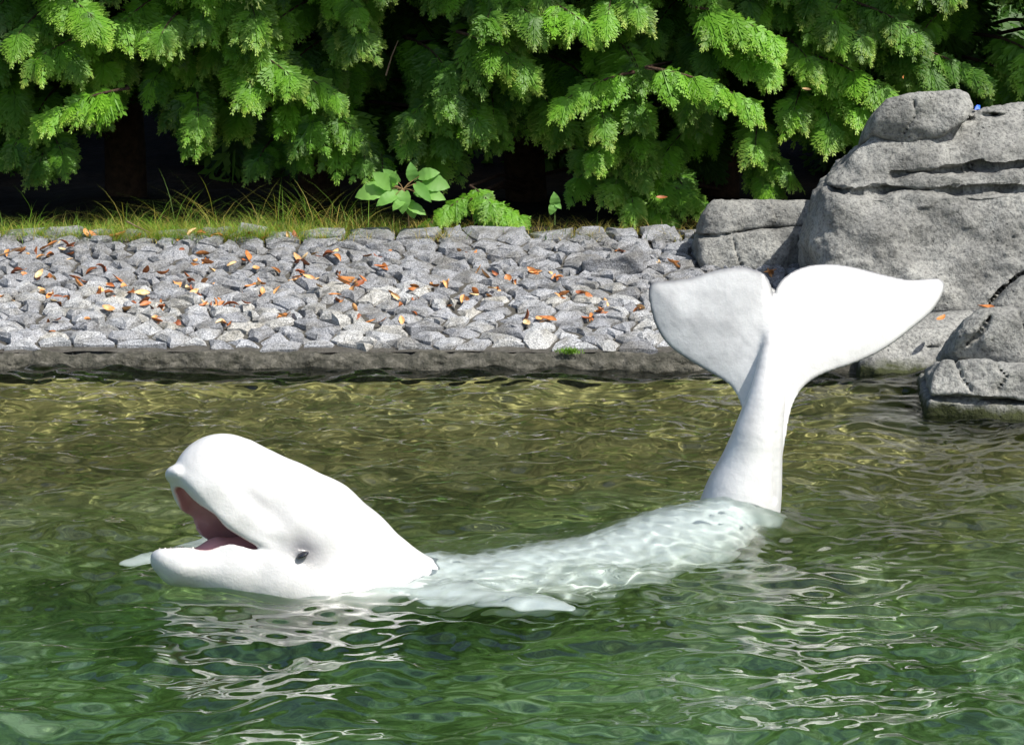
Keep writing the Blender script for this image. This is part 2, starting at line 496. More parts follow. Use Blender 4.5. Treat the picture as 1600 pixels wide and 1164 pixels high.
fl_px = [(1209, 461), (1213, 450), (1228, 432), (1255, 418), (1290, 413), (1330, 417), (1375, 428), (1420, 438), (1455, 436), (1470, 437), (1477, 447), (1472, 465), (1455, 490), (1425, 515), (1385, 545), (1340, 567), (1290, 584), (1262, 600), (1245, 620), (1234, 650), (1226, 695), (1212, 740), (1190, 740), (1174, 690), (1160, 640), (1150, 615), (1138, 600), (1115, 585), (1080, 565), (1045, 540), (1025, 510), (1016, 480), (1013, 455), (1020, 440), (1045, 438), (1080, 433), (1120, 421), (1160, 417), (1190, 425), (1203, 441)]
FLV = []
for a in catmull(fl_px, 3):
    yy = YF + float(cF(a[0]))
    for _ in range(6): yy = YF + float(cF(a[0])) + tlean(P(a[0], a[1], yy).z)
    p = P(a[0], a[1], yy)
    FLV.append((p.x, p.z))
FLV = np.array(FLV)
FX0 = P(1205, 500, YF).x
def fluke_sdf(p):
    x, z = p[:, 0], p[:, 2]
    pxe = 800 + x / YF * 5700 * 1.0
    c = p[:, 1] - (YF + cF(pxe) + .30 * np.maximum(0, z - .30))
    d2 = poly2d(x, z, FLV)
    ins = 1 - np.exp(-np.maximum(-d2, 0) / .07)
    h = 0.002 + 0.024 * ins
    qx, qy = d2 + 0.004, np.abs(c) - h
    o = np.sqrt(np.maximum(qx, 0) ** 2 + np.maximum(qy, 0) ** 2) + np.minimum(np.maximum(qx, qy), 0) - 0.004
    return o * 0.8
def body_sdf(p):
    B = [to_world(-.15, 0, -.22), to_world(-.35, 0, -.275), np.array(W(740, 886)) - (0, 0, .270), np.array(W(900, 866)) - (0, 0, .262), np.array(W(1030, 844)) - (0, 0, .188), np.array(W(1105, 828)) - (0, 0, .105)]
    R = [.235, .25, .265, .265, .225, .165]
    BR = catmull([tuple(b) + (r_,) for b, r_ in zip(B, R)], 3, False)
    d = chain(p, [b[:3] for b in BR], [b[3] for b in BR], 0.02)
    S, SR = [], []
    raw = [(a, b, c * 1000, e * 1000) for a, b, c, e in [(1150, 822, .155, 0.0), (1161, 775, .140, -.01), (1172, 735, .116, -.02), (1180, 700, .098, -.03), (1190, 655, .080, -.05), (1199, 615, .064, -.065), (1203, 565, .040, -.05), (1206, 520, .020, -.02), (1209, 480, .010, 0)]]
    for px, py, r, dy in catmull(raw, 4, False):
        r, dy = r / 1000, dy / 1000
        S.append(P(px, py, YF + dy + tlean(P(px, py, YF).z))); SR.append(r)
    st = chain(p, S, SR, 0.006, (1, 1.25, 1))
    d = smin(d, st, 0.05)
    g = chain(p, [P(1215, 680, YF - .125), P(1213, 720, YF - .122), P(1211, 778, YF - .115)], [.001, .005, .006], .005)
    return smax(d, -g, .025)
def flip_sdf(p):
    a = [np.array(W(600, 928, -.14)), np.array(W(700, 953, -.072)), np.array(W(800, 958, -.048)), np.array(W(885, 959, -.032))]
    s = (1, 1, .28)
    n = chain(p, a, [.12, .12, .095, .03], 0.03, s)
    b = [to_world(.15, -.12, -.24), np.array(W(330, 890, -.13)), np.array(W(262, 889, -.060)), np.array(W(212, 889, -.046))]
    f = chain(p, b, [.10, .10, .09, .06], 0.03, s)
    return np.minimum(n, f)
def whale_sdf(p):
    q = to_loc(p)
    d = smin(head_sdf(q), body_sdf(p), 0.08)
    d = smin(d, fluke_sdf(p), 0.024)
    return smin(d, flip_sdf(p), 0.04)
wl = np.minimum(to_world(.85, .4, -.6), to_world(.85, -.4, -.6)); 
pts, quads = sdf_mesh(whale_sdf, (-1.45, 11.3, -.62), (1.85, 14.2, 1.12), 0.0075)
# keep the largest structure; colour attributes
q = unroll(to_loc(pts.astype(np.float64)))
av = np.abs(q[:, 1])
f1 = ((q - CORN) @ NUP)
inu = sst(-.012, .006, f1)                       # below the palate line
# interior: points of the hollowed mouth
pal = chain(q, *PAL, 0.03, (1, 1.45, .8))
tro = chain(q, *TRO, 0.03, (1, 1.35, .7))
pink = (1 - sst(0.0, .010, np.minimum(pal, tro))) * (q[:, 0] > .28)
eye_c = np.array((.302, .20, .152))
grey = 0.85 * np.exp(-(((q[:, 0] - .268) / .058) ** 2 + ((q[:, 2] - .112) / .058) ** 2)) * (av > .1)  # soft shade around the eye, painted into the skin colour
grey += 0.45 * np.exp(-(((q[:, 0] - .385 - (q[:, 2] - .27) * 1.0) / .035) ** 2 + ((q[:, 2] - .27) / .07) ** 2)) * (av > .1)  # shade of the cheek groove, painted into the skin colour
grey += 0.30 * np.exp(-(((q[:, 0] - .21) / .07) ** 2 + ((q[:, 2] - .09) / .06) ** 2)) * (av > .1)  # painted shade continued behind and below the eye
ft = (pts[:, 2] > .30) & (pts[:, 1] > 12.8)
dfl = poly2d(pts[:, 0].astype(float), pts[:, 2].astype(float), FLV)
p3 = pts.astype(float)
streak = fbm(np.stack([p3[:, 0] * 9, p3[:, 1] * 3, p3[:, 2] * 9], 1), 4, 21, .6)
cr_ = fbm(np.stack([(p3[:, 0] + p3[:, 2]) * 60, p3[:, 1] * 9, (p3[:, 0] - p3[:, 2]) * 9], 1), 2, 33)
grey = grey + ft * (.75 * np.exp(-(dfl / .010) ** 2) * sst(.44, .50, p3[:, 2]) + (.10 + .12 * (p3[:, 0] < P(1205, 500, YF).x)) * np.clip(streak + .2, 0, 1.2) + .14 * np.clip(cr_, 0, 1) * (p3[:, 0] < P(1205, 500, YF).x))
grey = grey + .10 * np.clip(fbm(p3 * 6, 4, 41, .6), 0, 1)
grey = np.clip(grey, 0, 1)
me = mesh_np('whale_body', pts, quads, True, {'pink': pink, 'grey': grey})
whale = empty('beluga_whale', to_world(-.3, 0, 0))
tag(whale, 'white beluga whale curled in the pool, mouth open and tail fluke raised', 'whale')
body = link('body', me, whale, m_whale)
body.cycles.is_caustics_receiver = True
print('whale verts', len(pts))

def uvsphere(r, n=12, m=8, sc=(1, 1, 1)):
    V = [(0, 0, r * sc[2])]
    for j in range(1, m):
        ph = math.pi * j / m
        for i in range(n):
            th = 2 * math.pi * i / n
            V.append((r * math.sin(ph) * math.cos(th) * sc[0], r * math.sin(ph) * math.sin(th) * sc[1], r * math.cos(ph) * sc[2]))
    V.append((0, 0, -r * sc[2]))
    Fc = [[0, 1 + i, 1 + (i + 1) % n] for i in range(n)]
    for j in range(m - 2):
        for i in range(n):
            a = 1 + j * n + i; b = 1 + j * n + (i + 1) % n
            Fc.append([a, a + n, b + n, b])
    L = len(V) - 1
    Fc += [[L, L - n + (i + 1) % n, L - n + i] for i in range(n)]
    return V, Fc
m_eye = simple('eye_dark', (0.012, 0.012, 0.016), 0.08, 0.8)
m_tongue = simple('tongue_pink', (0.46, 0.24, 0.24), 0.35)
m_tooth = simple('tooth_ivory', (0.75, 0.70, 0.58), 0.4)
for s in (1, -1):
    q0 = np.array([[.272, s * v, .124] for v in np.linspace(.30, .10, 200)])
    k = np.argmax(head_sdf(q0) < 0)
    V, Fc = uvsphere(.017)
    V = [tuple(to_world(.272 + x * 1.25, q0[k, 1] - s * .0065 + y, .124 + z * .6 - x * .45)) for x, y, z in V]
    link('eye', mesh_np('eye', V, Fc), whale, m_eye)
tp, tq = sdf_mesh(lambda p: chain(unroll(to_loc(p)), [(.36, 0, .105), (.50, 0, .108), (.60, 0, .10)], [.055, .045, .022], .03, (1, 1.25, 1)), to_world(.4, 0, .05) - np.array((.45, .4, .2)), to_world(.5, 0, .05) + np.array((.4, .4, .25)), 0.009)
link('tongue', mesh_np('tongue', tp, tq), whale, m_tongue)
def roll(u, v, w):
    a = ROLL * float(sst(.0, .40, np.array([u]))[0]); c, s_ = math.cos(a), math.sin(a); w0 = w - .10
    return (u, v * c - w0 * s_, v * s_ + w0 * c + .10)
TV, TF = uvsphere(1.0, 7, 5)
for s_ in (1, -1):
    for k in range(5):
        u = .690 - .022 * k; v = s_ * (.026 + .010 * k)
        c = to_world(*roll(u, v, .131 - .04 * v))
        link('tooth', mesh_np('tooth', np.array(TV) * (.0036, .0036, .0055) + c, TF), whale, m_tooth)

# ------------------------------------------------------------------ stone bank
YB0 = YK + 0.10
ZB0 = P(500, 546, YB0).z
YB1 = YB0 + 2.05
ZB1 = P(500, 372, YB1).z
SL = math.hypot(YB1 - YB0, ZB1 - ZB0)
def bank_pt(px, py, lift=0.0):
    r = ray(px, py); n = Vector((0, -(ZB1 - ZB0), YB1 - YB0)).normalized()
    o = Vector((0, YB0, ZB0)) + n * lift
    return Vector((0, 0, H)) + r * ((o - Vector((0, 0, H))).dot(n) / r.dot(n))
ns, nt = 300, 60
gx = np.linspace(-8, 6, ns)
prof = [(YK + 0.0, -0.55), (YK + 0.0, -0.1), (YK + 0.012, 0.0), (YK + 0.03, ZB0 * .45), (YK + 0.06, ZB0 * .8), (YK + 0.10, ZB0 - .014)]
prof += [(YB0 + (YB1 - YB0) * t, ZB0 - .014 + (ZB1 - ZB0) * t) for t in np.linspace(0.03, 1, 24)]
def strip(prof, gx, amp, fr, seed):
    V = np.array([(x, y, z) for x in gx for (y, z) in prof], float)
    n = fbm(V * fr, 4, seed)
    V[:, 2] += n * amp * 0.6
    V[:, 1] += fbm(V * fr + 31, 4, seed + 5) * amp
    return V
nk = 6
pk = []
for i in range(nk - 1):
    for s in range(6): 
        t = s / 6; pk.append((prof[i][0] * (1 - t) + prof[i + 1][0] * t, prof[i][1] * (1 - t) + prof[i + 1][1] * t))
pk.append(prof[nk - 1])
gk = np.linspace(-8, 6, 1000)
o = link('kerb', mesh_np('kerb', strip(pk, gk, 0.022, 14, 4), gridfaces(1000, len(pk))), None, m_conc); tag(o, kind='structure')
o = link('bank_slope', mesh_np('bank_slope', strip(prof[nk - 1:], gx, 0.012, 5, 9), gridfaces(ns, len(prof) - nk + 1)), None, m_mortar); tag(o, kind='structure')
bank = o
# ground behind
gy = np.concatenate([np.linspace(YB1 - .06, 24, 60), np.linspace(24.5, 220, 30)])
gxx = np.concatenate([np.linspace(-120, -9, 20), np.linspace(-8, 8, 120), np.linspace(9, 120, 20)])
X, Y = np.meshgrid(gxx, gy, indexing='ij')
t = np.clip((Y - 21.6) / 6, 0, 1)
Z = ZB1 - .015 + 2.6 * t * t * (3 - 2 * t) + 0.04 * fbm(np.stack([X.ravel(), Y.ravel(), 0 * X.ravel()], 1) * 2.5, 4, 8).reshape(X.shape) * np.clip((Y - YB1) * 3, 0, 1)
o = link('ground', mesh_np('ground', np.stack([X.ravel(), Y.ravel(), Z.ravel()], 1), gridfaces(len(gxx), len(gy))), None, m_soil); tag(o, kind='structure')

# stones: jittered cells of the slope, each one clipped against its neighbours
ex = Vector((1, 0, 0)); es = Vector((0, YB1 - YB0, ZB1 - ZB0)).normalized(); en = es.cross(ex) * -1
if en.z < 0: en = -en
seeds = []
row, sv = 0, 0.075
while sv < SL + 0.03:
    dx = 0.172 if sv < .5 else 0.158
    x = -5.2 + (row % 2) * dx * .5
    while x < 3.4:
        w = random.random()
        seeds.append((x + random.uniform(-.06, .06), sv + random.uniform(-.058, .058) + .02 * math.sin(x * 2.1)))
        x += dx * (0.55 + .95 * w)
    sv += 0.102 if sv < .5 else 0.094
    row += 1
def clip_poly(poly, mx, my, nx, ny):
    out = []
    for i in range(len(poly)):
        a, b = poly[i - 1], poly[i]
        da = (a[0] - mx) * nx + (a[1] - my) * ny; db = (b[0] - mx) * nx + (b[1] - my) * ny
        if da <= 0: out.append(a)
        if (da < 0 < db) or (db < 0 < da):
            t = da / (da - db); out.append((a[0] + (b[0] - a[0]) * t, a[1] + (b[1] - a[1]) * t))
    return out
stuffV, stuffF = [], []
cells = []
for i, (x, s) in enumerate(seeds):
    fr = random.choice([.0, .01, .03, .06, .09])
    poly = [(x - .2, max(s - .16, fr)), (x + .2, max(s - .16, fr + random.uniform(-.02, .02))), (x + .2, s + .16), (x - .2, s + .16)]
    for j, (a, b) in enumerate(seeds):
        if j == i or abs(a - x) > .42 or abs(b - s) > .36: continue
        L = math.hypot(a - x, b - s)
        poly = clip_poly(poly, (x + a) / 2 - (a - x) / L * .005, (s + b) / 2 - (b - s) / L * .005, (a - x) / L, (b - s) / L)
        if len(poly) < 3: break
    if len(poly) < 3: continue
    cells.append((x, s, poly))
allV, allF = [], []
stone_objs = []
def in_view(x, s):
    c = Vector((0, YB0, ZB0)) + es * s; px = 800 + x / c.y * F
    return -40 < px < 1640 and not (px > 1320 and s > .5) and not (px > 1090 and s > 1.05)
inv = [c for c in cells if in_view(c[0], c[1])]
print('stones in view', len(inv), 'all', len(cells))
inv.sort(key=lambda c: c[1])
keep = set(id(c) for c in inv[:300])
for c in cells:
    x, s, poly = c
    front = s < 0.13
    pts_ = []
    for i in range(len(poly)):
        a, b = poly[i - 1], poly[i]
        L = math.hypot(a[0] - b[0], a[1] - b[1])
        if L < .012: continue
        pts_.append(a)
        if L > .075:
            k = random.uniform(.35, .65); nx, ny = (b[1] - a[1]) / L, -(b[0] - a[0]) / L
            j = random.uniform(-.022, .006)
            pts_.append((a[0] + (b[0] - a[0]) * k + nx * j, a[1] + (b[1] - a[1]) * k + ny * j))
    n = len(pts_)
    if n < 4: continue
    cx, cy = sum(p[0] for p in pts_) / n, sum(p[1] for p in pts_) / n
    tx, ty = random.gauss(0, .07), random.gauss(0.0, .08)
    h0 = random.choice([-.006, -.002, .0, .003, .006, .014]) * random.uniform(.7, 1.2) + .002
    V = []
    def put(u, v, h):
        q = Vector((0, YB0, ZB0)) + ex * u + es * v + en * h; V.append(tuple(q))
    for (a, b) in pts_:
        j = random.uniform(.94, 1.0); put(cx + (a - cx) * j, cy + (b - cy) * j, -.06)
    for (a, b) in pts_:
        j = random.uniform(.92, .99); u, v = cx + (a - cx) * j, cy + (b - cy) * j
        put(u, v, h0 + (u - cx) * tx + (v - cy) * ty - random.uniform(.0, .016))
    r2 = random.uniform(.5, .72)
    for (a, b) in pts_:
        j = r2 * random.uniform(.8, 1.2); u, v = cx + (a - cx) * j, cy + (b - cy) * j
        put(u, v, h0 + .008 + (u - cx) * tx + (v - cy) * ty + random.uniform(-.006, .009))
    put(cx + random.uniform(-.02, .02), cy + random.uniform(-.015, .015), h0 + .012 + random.uniform(-.006, .01))
    Fc = []
    for i in range(n):
        k = (i + 1) % n
        Fc.append([i, k, n + k, n + i]); Fc.append([n + i, n + k, 2 * n + k]); Fc.append([n + i, 2 * n + k, 2 * n + i]); Fc.append([2 * n + i, 2 * n + k, 3 * n])
    # consistent outward winding
    a, b, d = [Vector(V[k]) for k in Fc[3]]
    if (b - a).cross(d - a).dot(en) < 0: Fc = [f[::-1] for f in Fc]
    base = len(allV); allV += V; allF += [[k + base for k in f] for f in Fc]
    if id(c) in keep:
        ctr = Vector(V[-1])
        me = mesh_np('stone', np.array(V) - np.array(ctr), Fc, False)
        o = link('stone', me, None, m_granite); o.location = ctr
        o.parent = bank; stone_objs.append(o)
    else:
        base = len(stuffV); stuffV += V; stuffF += [[k + base for k in f] for f in Fc]
o = link('outlying_stones', mesh_np('outlying_stones', stuffV, stuffF, False), bank, m_granite); tag(o, kind='stuff')
from mathutils.bvhtree import BVHTree
bvh = BVHTree.FromPolygons([Vector(v) for v in allV], allF)
def drop(p, dz=0.0):
    h = bvh.ray_cast(Vector((p.x, p.y, p.z + .5)), Vector((0, 0, -1)))
    return (h[0] + Vector((0, 0, dz)), h[1]) if h[0] else (p, Vector((0, 0, 1)))

# ------------------------------------------------------------------ boulders
def dpoly(x, z, L):
    d = np.full(x.shape, 1e9)
    for i in range(len(L) - 1):
        a, b = np.array(L[i]), np.array(L[i + 1]); e = b - a
        t = np.clip(((x - a[0]) * e[0] + (z - a[1]) * e[1]) / (e @ e), 0, 1)
        d = np.minimum(d, np.hypot(x - a[0] - e[0] * t, z - a[1] - e[1] * t))
    return d
def boulder(name, label, Y0, depth, outline, lean=0.3, r=0.12, cracks=(), vox=.012, amp=.03, seed=0, steps=(), mat=None, smooth_n=1, cat='boulder', ncut=6):
    z0 = min(P(a, b, Y0 + r).z for a, b in outline)
    def pt(a, b, off):
        Yq = Y0 + off
        for _ in range(8): Yq = Y0 + off + lean * max(0, P(a, b, Yq).z - z0)
        q_ = P(a, b, min(Yq, Y0 + depth)); return (q_.x, q_.z)
    V = np.array([pt(a, b, r * .8) for a, b in catmull(outline, smooth_n)])
    C = [([pt(a, b, 0) for a, b in c[0]], c[1], c[2]) for c in cracks]
    rc = np.random.default_rng(seed + 50)
    ctr_ = np.array(((V[:, 0].min() + V[:, 0].max()) / 2, Y0 + depth / 2, (V[:, 1].min() + V[:, 1].max()) / 2))
    ext = np.array((np.ptp(V[:, 0]) / 2, depth / 2, np.ptp(V[:, 1]) / 2))
    cuts = []
    for _ in range(ncut):
        nn = np.array((rc.uniform(-.8, .8), -1, rc.uniform(-.35, .9))); nn /= np.linalg.norm(nn)
        cuts.append((nn, np.abs(nn * ext) @ np.array((1., 1., 1.)) * rc.uniform(.74, .86)))
    def fn(p):
        x, z = p[:, 0], p[:, 2]
        wn_ = fbm(p * 2.6, 3, seed + 1)
        yf = Y0 + lean * (z - z0) + 0.05 * wn_
        for (line, off) in steps:       # strata: what lies below the line stands out by off
            L = [pt(a, b, 0) for a, b in line]
            zl = np.interp(x, [q[0] for q in L], [q[1] for q in L])
            yf = yf + off * sst(-.012, .012, z - zl)
        dy = np.maximum(yf - p[:, 1], p[:, 1] - (Y0 + depth))
        d2 = poly2d(x, z + .20 * np.maximum(0, p[:, 1] - yf - r), V) + .012 * wn_
        a, b = d2 + r, dy + r
        d = np.sqrt(np.maximum(a, 0) ** 2 + np.maximum(b, 0) ** 2) + np.minimum(np.maximum(a, b), 0) - r
        for nn, hh in cuts: d = smax(d, (p - ctr_) @ nn - hh, .012)
        for (line, w, dep) in C:
            dd = dpoly(x + .008 * wn_, z + .006 * vnoise(p * 14, seed + 3), line)
            R = w * np.clip(1 + d / dep, 0, 2) - dd
            R = np.where(d > -dep, R, -1)
            d = smax(d, R, .008)
        return d
    lo = (V[:, 0].min() - .08, Y0 - .12, V[:, 1].min() - .08); hi = (V[:, 0].max() + .08, Y0 + depth + .06, V[:, 1].max() + .08)
    pts, qd = sdf_mesh(fn, lo, hi, vox)
    me = mesh_np(name, pts, qd)
    n = vnormals(me); v = vcos(me)
    dsp = amp * (0.65 * fbm(v * 4, 3, seed + 7) + 0.10 * fbm(v * 15, 3, seed + 9, .55, True)) + amp * .06 * fbm(v * 55, 2, seed + 11, .6)
    pit = vnoise(v * 22, seed + 13); dsp -= amp * .9 * np.clip(pit - .6, 0, 1)
    v2 = v + n * dsp[:, None]
    c = np.array(((lo[0] + hi[0]) / 2, (Y0 + depth / 2), v2[:, 2].min()))
    me.vertices.foreach_set('co', (v2 - c).astype(np.float32).ravel()); me.update()
    o = link(name, me, None, mat or m_rock); o.location = c
    tag(o, label, cat); return o
def Yat(py, px=1200): return bank_pt(px, py).y
big = boulder('boulder', 'largest grey boulder with two long horizontal cracks, rising above the tail', 17.35, 1.9,
    [(1276, 340), (1284, 300), (1302, 272), (1330, 238), (1362, 212), (1390, 196), (1440, 184), (1540, 172), (1610, 166), (1720, 180), (1800, 300), (1790, 500), (1600, 508), (1480, 500), (1400, 490), (1312, 470), (1278, 430), (1270, 370)],
    lean=.42, r=.16, cracks=[([(1400, 277), (1450, 271), (1500, 268), (1530, 260), (1560, 263), (1640, 258)], .016, .10),
        ([(1262, 288), (1290, 296), (1340, 303), (1400, 299), (1470, 301), (1540, 297), (1640, 295)], .012, .09),
        ([(1550, 478), (1572, 450), (1600, 430), (1640, 420)], .012, .08), ([(1395, 206), (1440, 200), (1530, 186), (1640, 178)], .008, .04)],
    steps=[([(1240, 290), (1340, 302), (1640, 296)], .03), ([(1340, 290), (1400, 277), (1640, 259)], .018)], vox=.013, amp=.05, seed=1)
boulder('boulder', 'small rounded boulder perched on top of the largest boulder', 17.72, .7,
    [(1361, 205), (1367, 180), (1385, 155), (1420, 147), (1500, 139), (1516, 145), (1525, 168), (1510, 190), (1470, 215), (1420, 225), (1385, 217)], lean=.25, r=.03, amp=.016, seed=2,
    cracks=[([(1425, 150), (1432, 180), (1415, 210)], .006, .03)], vox=.011)
boulder('boulder', 'squarish grey boulder with one crack, standing between cedar and largest boulder', Yat(418) - .02, .75,
    [(1088, 405), (1090, 372), (1102, 335), (1118, 316), (1160, 313), (1230, 316), (1276, 315), (1288, 340), (1286, 395), (1262, 432), (1200, 436), (1150, 432), (1100, 428)], lean=.25, r=.06, amp=.03, seed=3,
    cracks=[([(1080, 374), (1110, 371), (1150, 365), (1200, 358), (1295, 353)], .009, .06), ([(1145, 372), (1150, 395), (1160, 420)], .006, .03), ([(1205, 320), (1215, 345), (1208, 356)], .005, .025)],
    steps=[([(1080, 374), (1150, 365), (1295, 353)], .03)], vox=.010)
boulder('boulder', 'wedge of grey rock leaning in front of largest boulder at its right foot', 17.1, .5,
    [(1548, 482), (1572, 452), (1602, 428), (1660, 400), (1760, 395), (1760, 500), (1650, 500), (1552, 492)], lean=.5, r=.05, amp=.02, seed=4)
boulder('rock_ledge', 'low grey rock ledge at the waterline under the right half of the fluke', 16.42, 1.1,
    [(1340, 560), (1352, 520), (1395, 498), (1470, 482), (1560, 482), (1680, 488), (1760, 520), (1760, 640), (1600, 640), (1470, 632), (1380, 628), (1340, 600)], lean=1.0, r=.10, amp=.028, seed=5,
    cracks=[([(1480, 560), (1500, 520), (1540, 500)], .008, .05), ([(1450, 545), (1480, 540)], .012, .04)], cat='rock ledge')
boulder('boulder', 'rugged grey boulder lying on the waterside rock, notched on its left face', 15.62, .9,
    [(1491, 548), (1500, 520), (1512, 500), (1535, 486), (1600, 480), (1700, 478), (1740, 500), (1740, 575), (1600, 575), (1540, 566), (1500, 560)], lean=.35, r=.06, amp=.035, seed=6,
    cracks=[([(1512, 540), (1530, 520), (1545, 495)], .014, .06), ([(1590, 485), (1600, 520)], .006, .03)])
boulder('boulder', 'grey rock standing in the water on a mossy foot beside the fluke', 15.36, 1.0,
    [(1449, 640), (1455, 612), (1462, 580), (1474, 560), (1520, 559), (1600, 564), (1740, 562), (1760, 600), (1760, 720), (1600, 725), (1500, 722), (1446, 715)], lean=.12, r=.05, amp=.03, seed=8,
    cracks=[([(1440, 624), (1500, 624), (1600, 628), (1760, 630)], .016, .09), ([(1497, 565), (1505, 590), (1520, 612)], .008, .04), ([(1560, 570), (1575, 590), (1560, 610)], .006, .04)],
    steps=[([(1430, 624), (1760, 630)], -.03)])
m_gran2 = m_granite
boulder('loose_stone', 'loose angular granite block lying on top of the cobbled bank', Yat(428, 950) - .03, .22,
    [(906, 408), (925, 403), (960, 402), (985, 394), (996, 382), (1007, 392), (1008, 425), (985, 436), (960, 430), (908, 430)], lean=-.15, r=.008, amp=.012, seed=9, vox=.007, mat=m_granite, smooth_n=1, cat='stone')

# ------------------------------------------------------------------ cedar sprays
def spray_template(nb, sub, seed, wid=1.0):
    """flat fan about 1 long in y, triangles; returns verts (n,3,3), tip (n,3)"""
    r = np.random.default_rng(seed); T, K = [], []
    def leaf(p, d, L, w, t0, t1):
        n = np.array((-d[1], d[0], 0)); z = r.uniform(-.012, .012)
        T.append([p - n * w * .45, p + d * L * .55 + n * w + (0, 0, z), p + d * L]); K.append([t0, (t0 + t1) / 2, t1])
        T.append([p + n * w * .45, p + d * L, p + d * L * .5 - n * w + (0, 0, -z)]); K.append([t0, t1, (t0 + t1) / 2])
    def rot(d, a):
        c, s = math.cos(a), math.sin(a); return np.array((c * d[0] - s * d[1], s * d[0] + c * d[1], 0))
    def branchlet(p, d, L, m, tb):
        for i in range(m):
            t = (i + .4) / m
            q = p + d * L * t + (0, 0, -.25 * L * t * t)
            l = L * (.50 - .20 * t) * r.uniform(.8, 1.25)
            for s in (-1, 1):
                leaf(q, rot(d, s * r.uniform(.34, .52)), l, l * .20, tb * t * .6, tb * .3 + .7 * t * tb)
        leaf(p + (0, 0, -.02 * L), d, L * 1.08, L * .055, 0, tb)
    for i in range(nb):
        t = (i + .3) / nb
        y = t * .85
        L = .46 * wid * (1 - .72 * t ** 1.3) * r.uniform(.82, 1.15)
        for s in (-1, 1):
            a = s * (.80 - .30 * t + r.uniform(-.1, .1))
            branchlet(np.array((0, y + r.uniform(-.02, .02), -.12 * y * y)), rot(np.array((0, 1., 0)), a), L * 1.12, sub, .35 + .65 * t)
    branchlet(np.array((0, .72, -.06)), np.array((0, 1., 0)), .34, sub, 1.0)
    leaf(np.zeros(3), np.array((0, 1., 0)), .9, .018, 0, .3)
    T = np.array(T, float); K = np.array(K, float)
    T[:, :, 2] -= .35 * np.abs(T[:, :, 0]) ** 1.6       # side lobes droop
    return T, K
TPL = [spray_template(5, 4, s) for s in (1, 2, 3, 4)]
TPLC = [spray_template(4, 2, s, 1.2) for s in (5, 6)]
print('tris per spray', len(TPL[0][0]), len(TPLC[0][0]))
class Crown:
    def __init__(s): s.V, s.T, s.Hh, s.branches = [], [], [], []
    def add(s, p, ax, nrm, size, hue, tipk, coarse=False):
        T, K = (TPLC if coarse else TPL)[rng.integers(0, 2 if coarse else 4)]
        ax = ax / np.linalg.norm(ax); x = np.cross(ax, nrm); x /= np.linalg.norm(x); n = np.cross(x, ax)
        M = np.stack([x, ax, n], 0)
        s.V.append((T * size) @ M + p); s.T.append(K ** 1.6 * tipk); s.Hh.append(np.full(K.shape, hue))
def branch(cr, tip, dirv, L, size, hue, tipk, droop=.25, coarse=False, n=None):
    """a drooping branch ending at tip, carrying flat sprays to both sides"""
    d = np.array(dirv, float); d /= np.linalg.norm(d)
    side = np.cross(d, (0, 0, 1)); side /= np.linalg.norm(side)
    n = n or int(4 + L * 12)
    path = []
    for i in range(n + 1):
        t = i / n
        p = tip - d * L * (1 - t) + np.array((0, 0, droop * L * (1 - t ** 2.2))) 
        path.append(p)
    cr.branches.append(path)
    for i in range(n):
        t = (i + .5) / n
        if t < .12: continue
        p = path[i] * .5 + path[i + 1] * .5
        tg = path[i + 1] - path[i]; tg /= np.linalg.norm(tg)
        for s in ((-1, 1) if i < n - 1 else (-1, 0, 1)):
            ax = tg * (.50 if s else .9) + side * s * rng.uniform(.15, .80) + np.array((0, 0, -rng.uniform(.45, 1.15)))
            nr = np.array((0, -.80, .62)) + rng.normal(0, .26, 3)
            cr.add(p, ax, nr, size * 1.12 * (1.1 - .35 * t) * rng.uniform(.8, 1.2), float(np.clip(hue + rng.normal(0, .22), 0, 1)), tipk * rng.uniform(.3, 1.15) * (.35 + .65 * t), coarse)
tree_x = [-3.6, -2.3, -1.15, .1, 1.25, 2.5, 3.8]
crowns = [Crown() for _ in tree_x]
def nearest(x): return crowns[int(np.argmin([abs(x - t) for t in tree_x]))]
def face_Y(z):          # the hedge's face leans out over the bank as it rises
    return 19.55 - .30 * max(0, z - .4) - .05 * max(0, z - 1.6)
gaps = [(320, 245, 200, 62), (640, 60, 75, 95), (215, 300, 260, 30), (830, 265, 55, 75), (960, 75, 55, 42), (1560, 60, 120, 90), (600, 130, 45, 35), (1120, 215, 50, 60), (830, 330, 100, 40), (1500, 175, 90, 20), (1380, 250, 100, 45), (420, 300, 160, 30)]
def in_gap(px, py): return any(((px - a) / c) ** 2 + ((py - b) / d) ** 2 < 1 for a, b, c, d in gaps)
